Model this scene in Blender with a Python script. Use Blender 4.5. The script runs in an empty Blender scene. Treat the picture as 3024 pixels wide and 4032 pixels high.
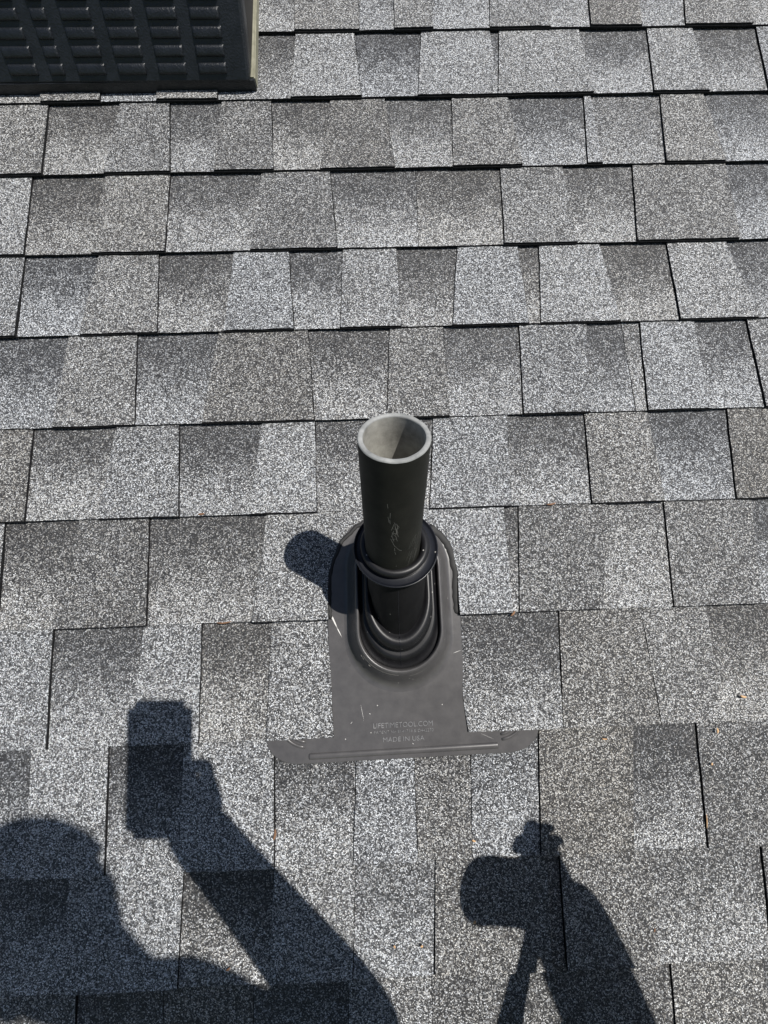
import bpy, bmesh, math, random
from mathutils import Vector, Matrix, Euler
from mathutils.geometry import tessellate_polygon

# ---------------------------------------------------------------- camera, sky, sun, exposure
scene = bpy.context.scene
PITCH = math.radians(29.14)                      # roof slope
SP, CP = math.sin(PITCH), math.cos(PITCH)
def RW(u, v, w):
    """roof frame in mm (u along the courses, v up the slope, w off the surface) -> world metres"""
    u, v, w = u / 1000, v / 1000, w / 1000
    return Vector((u, v * CP - w * SP, v * SP + w * CP))
def RWd(a):
    return Vector((a[0], a[1] * CP - a[2] * SP, a[1] * SP + a[2] * CP))

CAM_X, CAM_Y, CAM_Z = (0.99935, -0.03453, 0.01002), (0.03248, 0.98653, 0.16033), (-0.01542, -0.1599, 0.98701)
CAM_POS = (-15.46, 32.66, 589.56)
cam_data = bpy.data.cameras.new('camera')
cam = bpy.data.objects.new('camera', cam_data)
scene.collection.objects.link(cam)
cx, cy, cz = RWd(CAM_X).normalized(), RWd(CAM_Y).normalized(), RWd(CAM_Z).normalized()
cy = cz.cross(cx).normalized(); cx = cy.cross(cz)
mw = Matrix((cx, cy, cz)).transposed().to_4x4(); mw.translation = RW(*CAM_POS)
cam.matrix_world = mw
cam_data.sensor_fit = 'VERTICAL'; cam_data.sensor_height = 36.0
cam_data.lens = 36.0 * 1650 / 4032               # wide phone lens
cam_data.clip_start = 0.01; cam_data.clip_end = 500
scene.camera = cam

SUN = RWd((0.39963, 0.24188, 0.88419)).normalized()
world = bpy.data.worlds.new('World'); scene.world = world; world.use_nodes = True
nt = world.node_tree
sky = nt.nodes.new('ShaderNodeTexSky'); sky.sky_type = 'NISHITA'; sky.sun_disc = False
sky.sun_elevation = math.asin(SUN.z); sky.sun_rotation = math.atan2(SUN.x, SUN.y)
bg = nt.nodes['Background']; bg.inputs['Strength'].default_value = SKY_STRENGTH = 0.06
nt.links.new(sky.outputs[0], bg.inputs[0])
sl = bpy.data.lights.new('sun', 'SUN'); sl.energy = 5.0; sl.angle = math.radians(0.55); sl.color = (1.0, 0.965, 0.91)
sun = bpy.data.objects.new('sun', sl); scene.collection.objects.link(sun)
sun.rotation_euler = SUN.to_track_quat('Z', 'Y').to_euler(); sun.location = (2, 1, 6)
scene.render.resolution_x, scene.render.resolution_y = 768, 1024
vs = scene.view_settings
vs.view_transform = 'Standard'; vs.look = 'None'; vs.exposure = 0.28; vs.gamma = 1; vs.use_curve_mapping = False

# ---------------------------------------------------------------- helpers
COL = scene.collection
rnd = random.Random(7)
ROOT = {}
def link(name, data, parent=None, loc=(0, 0, 0), rot=None):
    o = bpy.data.objects.new(name, data); COL.objects.link(o)
    if parent: o.parent = parent
    o.location = loc
    if rot: o.rotation_euler = rot
    return o
def tag(o, label=None, cat=None, group=None, kind=None):
    if label: o['label'] = label
    if cat: o['category'] = cat
    if group: o['group'] = group
    if kind: o['kind'] = kind
    return o
def mesh_obj(name, bm, mats, parent=None, loc=(0, 0, 0), smooth=False, rot=None):
    me = bpy.data.meshes.new(name)
    bmesh.ops.recalc_face_normals(bm, faces=bm.faces[:])
    bm.to_mesh(me); bm.free()
    for m in (mats if isinstance(mats, (list, tuple)) else [mats]): me.materials.append(m)
    if smooth:
        for p in me.polygons: p.use_smooth = True
    return link(name, me, parent, loc, rot)
def roof_empty(name, u, v, w=0.0, rz=0.0):
    """an Empty lying in the roof frame: local x = u, y = up slope, z = off the roof (metres)"""
    e = link(name, None, None, RW(u, v, w)); e.empty_display_size = 0.05
    e.rotation_euler = (Matrix.Rotation(PITCH, 3, 'X') @ Matrix.Rotation(rz, 3, 'Z')).to_euler()
    return e

def nodes(name):
    m = bpy.data.materials.new(name); m.use_nodes = True
    n = m.node_tree; return m, n, n.nodes['Principled BSDF']
def N(nt, t, **kw):
    n = nt.nodes.new(t)
    for k, v in kw.items():
        if k.startswith('i_'): n.inputs[k[2:].replace('_', ' ')].default_value = v
        else: setattr(n, k, v)
    return n
def math_(nt, op, a, b=None, c=None, clamp=False):
    n = nt.nodes.new('ShaderNodeMath'); n.operation = op; n.use_clamp = clamp
    for i, x in enumerate((a, b, c)):
        if x is None: continue
        if isinstance(x, (int, float)): n.inputs[i].default_value = x
        else: nt.links.new(x, n.inputs[i])
    return n.outputs[0]
def ramp(nt, fac, stops, interp='LINEAR'):
    r = nt.nodes.new('ShaderNodeValToRGB'); r.color_ramp.interpolation = interp
    el = r.color_ramp.elements
    while len(el) < len(stops): el.new(0.5)
    for e, (p, c) in zip(el, stops):
        e.position = p; e.color = (c if len(c) == 4 else (*c, 1))
    nt.links.new(fac, r.inputs[0]); return r.outputs[0]
def mixc(nt, fac, a, b, mode='MIX'):
    n = nt.nodes.new('ShaderNodeMix'); n.data_type = 'RGBA'; n.blend_type = mode
    for i, x in ((0, fac), (6, a), (7, b)):
        if isinstance(x, (int, float)): n.inputs[i].default_value = x
        elif isinstance(x, tuple): n.inputs[i].default_value = (*x, 1)
        else: nt.links.new(x, n.inputs[i])
    return n.outputs[2]
def noise(nt, vec, scale, detail=3, rough=0.55):
    n = N(nt, 'ShaderNodeTexNoise', i_Scale=scale, i_Detail=detail, i_Roughness=rough)
    if vec: nt.links.new(vec, n.inputs['Vector'])
    return n.outputs['Fac']
def bump(nt, h, strength, dist, bsdf):
    b = N(nt, 'ShaderNodeBump', i_Strength=strength, i_Distance=dist)
    nt.links.new(h, b.inputs['Height']); nt.links.new(b.outputs[0], bsdf.inputs['Normal']); return b

# ---------------------------------------------------------------- materials
def granule_material():
    m, n, b = nodes('ceramic_granules'); L = n.links.new
    geo = N(n, 'ShaderNodeNewGeometry'); pos = geo.outputs['Position']
    tone = N(n, 'ShaderNodeAttribute', attribute_name='tone'); tt = N(n, 'ShaderNodeAttribute', attribute_name='t')
    sep = N(n, 'ShaderNodeSeparateColor'); L(tone.outputs['Color'], sep.inputs[0])
    # warp so that the granules are not round cells
    wn = N(n, 'ShaderNodeTexNoise', i_Scale=700.0, i_Detail=1.0); L(pos, wn.inputs['Vector'])
    wv = N(n, 'ShaderNodeVectorMath', operation='MULTIPLY_ADD'); L(wn.outputs['Color'], wv.inputs[0])
    wv.inputs[1].default_value = (0.0012,) * 3; L(pos, wv.inputs[2])
    vo = N(n, 'ShaderNodeTexVoronoi', i_Scale=GRAN_SCALE, i_Randomness=1.0); L(wv.outputs[0], vo.inputs['Vector'])
    ve = N(n, 'ShaderNodeTexVoronoi', feature='DISTANCE_TO_EDGE', i_Scale=GRAN_SCALE, i_Randomness=1.0); L(wv.outputs[0], ve.inputs['Vector'])
    sc = N(n, 'ShaderNodeSeparateColor'); L(vo.outputs['Color'], sc.inputs[0])
    # blend of the granule drop down the exposure
    blot = noise(n, pos, 42, 3); big = noise(n, pos, 9, 2)
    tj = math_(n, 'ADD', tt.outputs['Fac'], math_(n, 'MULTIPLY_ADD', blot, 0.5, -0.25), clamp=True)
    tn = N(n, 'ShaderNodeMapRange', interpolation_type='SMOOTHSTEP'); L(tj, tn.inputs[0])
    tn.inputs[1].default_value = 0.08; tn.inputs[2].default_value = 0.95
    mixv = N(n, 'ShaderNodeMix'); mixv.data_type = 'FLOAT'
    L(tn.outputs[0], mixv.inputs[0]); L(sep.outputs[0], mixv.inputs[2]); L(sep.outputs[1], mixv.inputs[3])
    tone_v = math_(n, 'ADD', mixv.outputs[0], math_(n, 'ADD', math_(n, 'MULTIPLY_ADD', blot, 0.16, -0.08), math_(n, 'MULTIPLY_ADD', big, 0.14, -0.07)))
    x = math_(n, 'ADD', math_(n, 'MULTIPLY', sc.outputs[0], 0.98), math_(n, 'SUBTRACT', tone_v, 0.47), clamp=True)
    cool = ramp(n, x, [(0.0, (0.018, 0.019, 0.022)), (0.28, (0.055, 0.059, 0.067)), (0.5, (0.17, 0.18, 0.195)), (0.72, (0.42, 0.44, 0.47)), (1.0, (0.78, 0.82, 0.87))])
    warm = ramp(n, x, [(0.0, (0.018, 0.017, 0.016)), (0.28, (0.055, 0.050, 0.044)), (0.5, (0.18, 0.165, 0.145)), (0.72, (0.43, 0.41, 0.37)), (1.0, (0.78, 0.76, 0.71))])
    wf = math_(n, 'ADD', sep.outputs[2], math_(n, 'MULTIPLY_ADD', sc.outputs[1], 0.7, -0.35), clamp=True)
    col = mixc(n, wf, cool, warm)
    # asphalt between the granules
    gap = N(n, 'ShaderNodeMapRange', interpolation_type='SMOOTHSTEP'); L(ve.outputs['Distance'], gap.inputs[0])
    gap.inputs[1].default_value = 0.02; gap.inputs[2].default_value = 0.16
    col = mixc(n, gap.outputs[0], (0.016, 0.016, 0.018), col)
    L(col, b.inputs['Base Color']); b.inputs['Roughness'].default_value = 0.62
    b.inputs['Specular IOR Level'].default_value = 0.45
    h = math_(n, 'MULTIPLY', math_(n, 'MINIMUM', ve.outputs['Distance'], 0.3), math_(n, 'MULTIPLY_ADD', sc.outputs[2], 0.9, 0.4))
    h2 = math_(n, 'ADD', h, math_(n, 'MULTIPLY', blot, 0.9))
    bump(n, h2, 0.9, 0.0018, b)
    return m
GRAN_SCALE = 730.0
M = {}
M['granule'] = granule_material()

m, n, b = nodes('asphalt_cut_edge'); pos = N(n, 'ShaderNodeNewGeometry').outputs['Position']
n.links.new(ramp(n, noise(n, pos, 900, 2), [(0.42, (0.008, 0.008, 0.009)), (0.62, (0.02, 0.02, 0.021)), (0.75, (0.09, 0.09, 0.09))]), b.inputs['Base Color'])
b.inputs['Roughness'].default_value = 0.9; b.inputs['Specular IOR Level'].default_value = 0.2; M['edge'] = m

def plastic(name, c0, c1, rough, bumpk=0.0, nscale=900, spec=0.5, speck=None, bumpd=0.0006):
    m, n, b = nodes(name); pos = N(n, 'ShaderNodeNewGeometry').outputs['Position']
    f = noise(n, pos, 60, 4, 0.65)
    col = ramp(n, f, [(0.3, c0), (0.72, c1)])
    if speck:   # dust and pale grit sitting on it
        sp = N(n, 'ShaderNodeTexVoronoi', i_Scale=210.0); n.links.new(pos, sp.inputs['Vector'])
        pick = N(n, 'ShaderNodeSeparateColor'); n.links.new(sp.outputs['Color'], pick.inputs[0])
        k = math_(n, 'MULTIPLY', math_(n, 'LESS_THAN', sp.outputs['Distance'], 0.16), math_(n, 'GREATER_THAN', pick.outputs[0], 1 - speck))
        col = mixc(n, k, col, (0.38, 0.37, 0.35))
    n.links.new(col, b.inputs['Base Color'])
    rr = N(n, 'ShaderNodeMapRange'); n.links.new(noise(n, pos, 25, 3), rr.inputs[0])
    rr.inputs[3].default_value = rough - 0.07; rr.inputs[4].default_value = rough + 0.1
    n.links.new(rr.outputs[0], b.inputs['Roughness']); b.inputs['Specular IOR Level'].default_value = spec
    if bumpk: bump(n, noise(n, pos, nscale, 3), bumpk, bumpd, b)
    return m
M['flash'] = plastic('charcoal_pvc', (0.056, 0.054, 0.055), (0.078, 0.075, 0.075), 0.29, 0.06, 1500, 0.5, 0.03)
M['sleeve'] = plastic('matte_black_rubber', (0.004, 0.004, 0.0045), (0.009, 0.009, 0.0095), 0.62, 0.1, 1200, 0.16, 0.02)
M['letter'] = plastic('highlit_raised_letters', (0.13, 0.13, 0.135), (0.19, 0.19, 0.195), 0.34)  # sun highlight on the raised letters put into a paler colour
M['rubber'] = plastic('black_rubber', (0.006, 0.006, 0.007), (0.012, 0.012, 0.0135), 0.38, 0.08, 1200, 0.35, 0.05)
M['collar'] = plastic('smooth_black_rubber', (0.006, 0.007, 0.010), (0.010, 0.011, 0.015), 0.26, 0.0, 900, 0.4, 0.02)
M['pipe'] = plastic('dark_abs_pipe', (0.010, 0.0105, 0.0085), (0.019, 0.019, 0.0155), 0.62, 0.2, 900, 0.2)
M['pipe_worn'] = plastic('weathered_pipe_end', (0.15, 0.155, 0.155), (0.33, 0.335, 0.33), 0.8, 0.25, 1100, 0.3)
M['pipe_bore'] = plastic('chalky_pipe_bore', (0.20, 0.195, 0.175), (0.42, 0.41, 0.37), 0.85, 0.35, 900, 0.25)
M['scratch'] = plastic('pale_scratch', (0.13, 0.13, 0.12), (0.22, 0.215, 0.20), 0.7)
M['scratch_faint'] = plastic('grey_scratch', (0.07, 0.07, 0.065), (0.12, 0.12, 0.11), 0.7)
M['bright_scratch'] = plastic('bright_scratch', (0.45, 0.44, 0.42), (0.7, 0.69, 0.66), 0.5)
M['vent'] = plastic('black_textured_vent_plastic', (0.0055, 0.007, 0.0095), (0.013, 0.0155, 0.020), 0.36, 0.9, 400, 0.45, None, 0.0010)
M['vent_side'] = plastic('scuffed_vent_side', (0.012, 0.011, 0.010), (0.028, 0.025, 0.022), 0.6, 0.4, 300, 0.35)
M['vent_base'] = plastic('olive_grey_vent_base', (0.17, 0.165, 0.12), (0.27, 0.26, 0.20), 0.7, 0.2, 300, 0.3)
M['seed'] = plastic('tan_seed_husk', (0.42, 0.24, 0.11), (0.60, 0.40, 0.22), 0.6)
M['leaf'] = plastic('dry_brown_leaf', (0.12, 0.06, 0.03), (0.24, 0.13, 0.07), 0.7)
M['edge_shade'] = plastic('black_edge_shade', (0.01, 0.01, 0.01), (0.02, 0.02, 0.02), 0.7)  # flat black that paints the shade beside the arched shingle cut
M['deck'] = plastic('roofing_felt', (0.012, 0.012, 0.012), (0.02, 0.02, 0.02), 0.9)
M['grass'] = plastic('lawn', (0.035, 0.06, 0.018), (0.07, 0.11, 0.035), 0.9)
M['cloth_shirt'] = plastic('navy_cotton', (0.02, 0.028, 0.05), (0.035, 0.045, 0.075), 0.9, 0.3, 900, 0.2)
M['cloth_jeans'] = plastic('grey_work_denim', (0.06, 0.065, 0.07), (0.10, 0.105, 0.11), 0.9, 0.3, 900, 0.2)
M['skin'] = plastic('skin', (0.42, 0.25, 0.18), (0.52, 0.32, 0.24), 0.5, 0.05, 400, 0.4)
M['boot'] = plastic('brown_leather', (0.07, 0.04, 0.02), (0.12, 0.07, 0.04), 0.5, 0.2, 300)
M['cap'] = plastic('black_cap_cloth', (0.015, 0.015, 0.017), (0.03, 0.03, 0.033), 0.9, 0.3, 900, 0.2)
M['hair'] = plastic('dark_hair', (0.02, 0.014, 0.01), (0.04, 0.028, 0.02), 0.6)
M['phone'] = plastic('black_phone_case', (0.01, 0.01, 0.01), (0.015, 0.015, 0.015), 0.3)
M['eye'] = plastic('eye_white', (0.7, 0.7, 0.68), (0.8, 0.8, 0.78), 0.2)
M['glass'] = plastic('dark_glass', (0.01, 0.01, 0.012), (0.012, 0.012, 0.014), 0.08)
M['wood'] = plastic('ash_handle', (0.38, 0.26, 0.15), (0.5, 0.36, 0.22), 0.5)

# ---------------------------------------------------------------- roof and shingles
# each course: (v of its top, v of its butt, [(kind, u_top_left, u_butt_left, u_top_right, u_butt_right)]) in mm,
# T = raised tab of the top layer (l light, m mid, d dull brown), B = recessed base layer shaded dark to light
ROWS = [
 (1122, 980, [('B',-405.1,-396.4,-314.7,-307.3), ('Tm',-314.7,-307.3,-224,-219.2), ('B',-224,-219.2,-132.9,-132.1), ('Tm',-132.9,-132.1,-17.7,-19.9), ('Bl',-17.7,-19.9,44.7,41.1), ('Tm',44.7,41.1,110.1,109.3), ('Bl',110.1,109.3,218.6,208.6), ('Tm',218.6,208.6,323,315.5), ('Bl',323,315.5,395.2,386.3), ('Td',395.2,386.3,486.3,478.2), ('Bl',486.3,478.2,572.1,554.4), ('Tm',572.1,554.4,688.3,676), ('Bl',688.3,676,787.6,765.2)]),
 (980, 839, [('B',-667.7,-662.1,-563.3,-555.3), ('Tm',-563.3,-555.3,-458.6,-456.4), ('B',-458.6,-456.4,-362.2,-363.3), ('Tm',-362.2,-363.3,-261,-261.3), ('B',-261,-261.3,-131.7,-138.2), ('Tl',-131.7,-138.2,-28.8,-19.1), ('B',-28.8,-19.1,87.9,75.8), ('Tl',87.9,75.8,210,211.2), ('B',210,211.2,225.7,211.6), ('Tl',225.7,211.6,367.4,376.1), ('B',367.4,376.1,488.6,478.4), ('Tl',488.6,478.4,569.9,576.2), ('B',569.9,576.2,684.3,677.1), ('Tm',684.3,677.1,790.5,784.6)]),
 (839, 698, [('Tm',-674.6,-664.9,-544.8,-538.7), ('B',-544.8,-538.7,-426.8,-441), ('Tm',-426.8,-441,-343,-333.3), ('B',-343,-333.3,-256.2,-263.4), ('Td',-256.2,-263.4,-172.5,-166.3), ('B',-172.5,-166.3,-72.9,-90.7), ('Td',-72.9,-90.7,19.7,31.5), ('B',19.7,31.5,133.4,126.6), ('Tm',133.4,126.6,229.9,241.6), ('B',229.9,241.6,359.9,348.7), ('Tl',359.9,348.7,371.7,374.2), ('Bl',371.7,374.2,492.4,479.4), ('Tm',492.4,479.4,567.4,580), ('B',567.4,580,713.4,700.4)]),
 (698, 552, [('Tl',-668.9,-663.6,-557.7,-552.7), ('B',-557.7,-552.7,-440.6,-449.4), ('Tm',-440.6,-449.4,-335.4,-334.6), ('B',-335.4,-334.6,-187,-202), ('Td',-187,-202,-75.8,-64.9), ('B',-75.8,-64.9,65.8,63.5), ('B',65.8,63.5,205.7,199.1), ('Tm',205.7,199.1,309.3,316.6), ('B',309.3,316.6,425.3,412), ('Td',425.3,412,582.1,577.6), ('B',582.1,577.6,696.1,679)]),
 (552, 414, [('Tm',-663.6,-657.2,-555,-551.2), ('B',-555,-551.2,-440.8,-456.1), ('Tm',-440.8,-456.1,-346.5,-339.5), ('B',-346.5,-339.5,-229.1,-239.5), ('Tl',-229.1,-239.5,-142,-133.2), ('B',-142,-133.2,-56.9,-63.4), ('Tl',-56.9,-63.4,27.9,30.2), ('B',27.9,30.2,125.2,108.6), ('Tl',125.2,108.6,221.5,226.4), ('B',221.5,226.4,256.2,244.2), ('Tl',256.2,244.2,353.4,368.6), ('B',353.4,368.6,462.2,460.7), ('Tl',462.2,460.7,559,583.5), ('B',559,583.5,679,667.5)]),
 (414, 268, [('B',-623.2,-616.5,-475.2,-483.1), ('Tm',-475.2,-483.1,-372,-364.6), ('B',-372,-364.6,-249.1,-267.3), ('Td',-249.1,-267.3,-112.7,-103.4), ('B',-112.7,-103.4,12.7,2.4), ('Td',12.7,2.4,94.9,95.9), ('B',94.9,95.9,211.9,204.9), ('Tm',211.9,204.9,317.2,304.6), ('B',317.2,304.6,372.6,373.3), ('Bl',372.6,373.3,400.3,390.5), ('Tl',400.3,390.5,485.8,484.5), ('B',485.8,484.5,568.7,567.3), ('Tm',568.7,567.3,663.5,658.1)]),
 (268, 131, [('Td',-634.7,-627.3,-514.2,-508.7), ('B',-514.2,-508.7,-394.8,-406.8), ('Tm',-394.8,-406.8,-302.5,-294.7), ('B',-302.5,-294.7,-181.8,-196.3), ('Tl',-181.8,-196.3,-103.4,-100.9), ('B',-103.4,-100.9,71.4,58.6), ('Tl',71.4,58.6,182.2,175.4), ('B',182.2,175.4,297,290.9), ('Tm',297,290.9,392.4,396), ('B',392.4,396,512.6,499.7), ('Td',512.6,499.7,611.7,600.1)]),
 (131, -17, [('Tl',-616.8,-606.5,-540.1,-530.4), ('B',-540.1,-530.4,-437,-457.5), ('Td',-437,-457.5,-338.2,-331.9), ('B',-338.2,-331.9,-171.1,-188.6), ('Tl*L',-171.1,-188.6,11.3,5.4), ('Tl*R',11.3,5.4,165.9,163.9), ('B',165.9,163.9,186.7,173.8), ('Td',186.7,173.8,314.8,289.7), ('Bl',314.8,289.7,397.8,387.5), ('Td',397.8,387.5,525.7,510.1), ('B',525.7,510.1,630,614)]),
 (-17, -167, [('Tl',-604.8,-594.8,-459.5,-450.4), ('B',-459.5,-450.4,-337.7,-343.3), ('Tl',-337.7,-343.3,-259.2,-256.3), ('B',-259.2,-256.3,-163.8,-169.5), ('Tl*L',-163.8,-169.5,-88.4,-81.7), ('gap',-88.4,-81.7,92.8,90.7), ('B*R',92.8,90.7,230.1,218), ('Td',230.1,218,344.2,348.1), ('Tm',344.2,348.1,436.9,428.5), ('B',436.9,428.5,567.3,555.2)]),
 (-167, -315, [('B',-594.8,-584.1,-474.2,-463.2), ('Tl',-474.2,-463.2,-374.7,-366.5), ('B',-374.7,-366.5,-277.7,-277.2), ('Tl',-277.7,-277.2,-160,-157.3), ('B',-160,-157.3,-51.8,-59.8), ('Tl',-51.8,-59.8,22.3,21), ('Bm',22.3,21,97.8,89.2), ('Bl',97.8,89.2,187.6,175.2), ('Td',187.6,175.2,313.5,293.5), ('B',313.5,293.5,398.5,387.1), ('Td',398.5,387.1,514,503)]),
 (-315, -439, [('B',-578,-569.9,-413.1,-404.2), ('Tl',-413.1,-404.2,-271.5,-271.7), ('B',-271.5,-271.7,-158.9,-163.1), ('Tl',-158.9,-163.1,-57.3,-63.3), ('Bl',-57.3,-63.3,43.7,34.7), ('Td',43.7,34.7,183.9,177.7), ('Bm',183.9,177.7,200.4,194.9), ('Td',200.4,194.9,316.3,308.9), ('Bl',316.3,308.9,459.3,447.5), ('Td',459.3,447.5,559.1,549)]),
 (-439, -582, [('Td',-528.3,-522.2,-393.7,-385.6), ('B',-393.7,-385.6,-291.3,-285.6), ('Bm',-291.3,-285.6,-183.8,-180.5), ('B',-183.8,-180.5,-68.9,-69.5), ('Tm',-68.9,-69.5,31.9,27.2), ('Td',31.9,27.2,152.2,140.4), ('Bm',152.2,140.4,324.6,314.6), ('Tm',324.6,314.6,438,431.4)]),
]
ARCH_L = [(-34.8, 116.3), (-50.5, 107.0), (-68.1, 89.2), (-80.6, 64.0), (-85.9, 42.1), (-86.7, 5.5), (-86.3, -17.0)]
ARCH_R = [(59.0, 105.9), (78.8, 86.1), (88.1, 66.8), (92.6, 41.2), (91.3, -0.8), (92.0, -17.0)]
OVER = 14.0

roof = link('roof', None, None, (0, 0, 0)); roof.rotation_euler = (PITCH, 0, 0)
tag(roof, 'grey laminated asphalt shingle roof laid in overlapping courses', 'roof', kind='structure')

def tones(kind):
    j = rnd.uniform(-0.035, 0.035)
    if kind.startswith('Tl'): return (0.545 + j, 0.57 + j, rnd.uniform(0.1, 0.4))
    if kind.startswith('Tm'): return (0.47 + j, 0.50 + j, rnd.uniform(0.15, 0.6))
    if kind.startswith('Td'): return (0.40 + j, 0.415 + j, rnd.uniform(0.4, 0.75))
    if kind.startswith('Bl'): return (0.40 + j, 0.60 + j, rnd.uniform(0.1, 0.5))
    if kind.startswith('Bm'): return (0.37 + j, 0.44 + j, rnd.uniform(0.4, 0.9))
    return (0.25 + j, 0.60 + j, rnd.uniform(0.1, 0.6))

def densify(poly, step, jit, keep=()):
    """break long sides up and roughen them the way a knife-cut shingle edge is rough"""
    out = []
    k = len(poly)
    for i in range(k):
        a, b = poly[i], poly[(i + 1) % k]
        d = math.hypot(b[0] - a[0], b[1] - a[1]); c = max(1, int(d / step))
        for s in range(c):
            f = s / c
            p = [a[0] + (b[0] - a[0]) * f, a[1] + (b[1] - a[1]) * f]
            if s: p[0] += rnd.uniform(-jit, jit); p[1] += rnd.uniform(-jit, jit)
            out.append((p[0], p[1]))
    return out

def shingle_bmesh(bm, poly, vb, vt, wb, wt, thick, tone, origin, layered, step=24, jit=0.55):
    """one shingle piece: granule face on top, black cut edges round it"""
    lt = bm.verts.layers.float.get('t') or bm.verts.layers.float.new('t')
    lc = bm.verts.layers.float_color.get('tone') or bm.verts.layers.float_color.new('tone')
    poly = densify(poly, step, jit)
    lift = rnd.uniform(-0.4, 0.5)
    ou, ov = origin
    cu = sum(p[0] for p in poly) / len(poly)
    warp = rnd.uniform(-0.008, 0.008)
    def W(u, v):
        f = (v - vb) / (vt - vb)
        return wb + lift * (1 - f) + (wt - wb) * f + warp * (u - cu) * (1 - f)
    def mk(u, v, w):
        x = bm.verts.new(((u - ou) / 1000, (v - ov) / 1000, w / 1000))
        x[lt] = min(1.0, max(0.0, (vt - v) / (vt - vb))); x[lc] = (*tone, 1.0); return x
    def ring(drop, out):
        r = []
        for (u, v) in poly:
            dv = -out if v < vb + 4 else 0.0
            r.append(mk(u, v + dv, W(u, v) - drop))
        return r
    rings = [ring(0, 0), ring(thick * (0.5 if layered else 1.0), 0.25)]
    if layered: rings += [ring(thick * 0.52, 1.2), ring(thick, 1.3)]
    for tri in tessellate_polygon([[Vector((p[0], p[1], 0)) for p in poly]]):
        f = bm.faces.new([rings[0][i] for i in tri]); f.material_index = 0
    k = len(poly)
    for a, c in zip(rings, rings[1:]):
        for i in range(k):
            j = (i + 1) % k
            g = bm.faces.new((a[i], a[j], c[j], c[i])); g.material_index = 1

def heights(kind, cut):
    if kind.startswith('T'): wb, wt, th, lay = 5.6, -0.4, 5.8, True
    else: wb, wt, th, lay = 2.6, -3.2, 3.4, False
    if cut == 7: wb, wt = wb + 4, wt + 0.3
    if cut == 8: wb, wt = 7.0 if lay else 5.8, 0.2 if lay else -1.5
    return wb, wt, th, lay

def piece(kind, row, seg, vt, vb):
    ul_t, ul_b, ur_t, ur_b = seg
    cut = 0
    g = 0.45
    up = OVER
    ext = lambda t, b_: t + (t - b_) * up / (vt - vb)
    poly = [(ul_b + g, vb), (ur_b - g, vb), (ext(ur_t, ur_b) - g, vt + up), (ext(ul_t, ul_b) + g, vt + up)]
    if row == 7 and '*L' in kind:
        cut = 7
        poly = [(ul_b + g, vb)] + list(reversed(ARCH_L)) + [(-10, 123), (8, 124.5), (8, vt + up), (ul_t, vt + up)]
    elif row == 7 and '*R' in kind:
        cut = 7
        poly = [(92.0, vb), (ur_b - g, vb), (ur_t - g, vt + up), (8.9, vt + up), (8.9, 124.5), (32, 120)] + ARCH_R[:-1]
    elif row == 8 and '*L' in kind:
        cut = 8
        poly = [(ul_b + g, vb), (-81.7, vb + 1), (-84.5, -95), (-85.7, -71.6), (-88.4, -17), (-89, vt + up), (ul_t + g, vt + up)]
    elif row == 8 and '*R' in kind:
        cut = 8
        poly = [(94.1, vb), (ur_b - g, vb), (ur_t - g, vt + up), (93.5, vt + up), (92.6, -19.6), (91.6, -78.1), (89.9, -126.6)]
    wb, wt, th, lay = heights(kind, cut)
    cu = (poly[0][0] + poly[1][0]) / 2
    bm = bmesh.new()
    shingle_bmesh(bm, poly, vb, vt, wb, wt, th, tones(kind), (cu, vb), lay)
    o = mesh_obj('shingle', bm, [M['granule'], M['edge']], roof, (cu / 1000, vb / 1000, 0))
    return o

fill = bmesh.new()            # the rest of the slope, outside the photograph
def fill_course(vt, vb, u0, u1):
    u = u0; k = rnd.choice((0, 1))
    while u < u1 - 5:
        wd = rnd.uniform(55, 130); e = min(u + wd, u1)
        kind = rnd.choice(('Tl', 'Tm', 'Td')) if k else rnd.choice(('B', 'B', 'Bl'))
        wb, wt, th, lay = heights(kind, 0)
        s = rnd.uniform(-5, 5)
        poly = [(u, vb), (e, vb), (e, vt + OVER), (u, vt + OVER)]
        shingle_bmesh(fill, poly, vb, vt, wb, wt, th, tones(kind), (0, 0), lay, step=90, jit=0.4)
        u = e; k = 1 - k

UMIN, UMAX = -1500.0, 1500.0
for ri, (vt, vb, segs) in enumerate(ROWS):
    for (kind, a, b_, c, d) in segs:
        if kind == 'gap': continue
        piece(kind, ri, (a, b_, c, d), vt, vb)
    fill_course(vt, vb, UMIN, min(segs[0][1], segs[0][2]) - 0.5)
    fill_course(vt, vb, max(segs[-1][3], segs[-1][4]) + 0.5, UMAX)
v = ROWS[0][0]
while v < 2300:
    fill_course(v + 143, v, UMIN, UMAX); v += 143
v = ROWS[-1][1]
while v > -2300:
    fill_course(v, v - 143, UMIN, UMAX); v -= 143
tag(mesh_obj('shingle_field', fill, [M['granule'], M['edge']], roof), kind='stuff')
bm = bmesh.new(); bmesh.ops.create_cube(bm, size=1.0)
for x in bm.verts: x.co = Vector((x.co.x * 3.0, x.co.y * 4.66, x.co.z * 0.02 - 0.022))
mesh_obj('roof_deck', bm, M['deck'], roof)

bm = bmesh.new(); bmesh.ops.create_grid(bm, x_segments=1, y_segments=1, size=250)
tag(mesh_obj('ground', bm, M['grass'], None, (0, 0, -4.2)), 'lawn around the house far below the roof', 'lawn', kind='structure')

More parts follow.
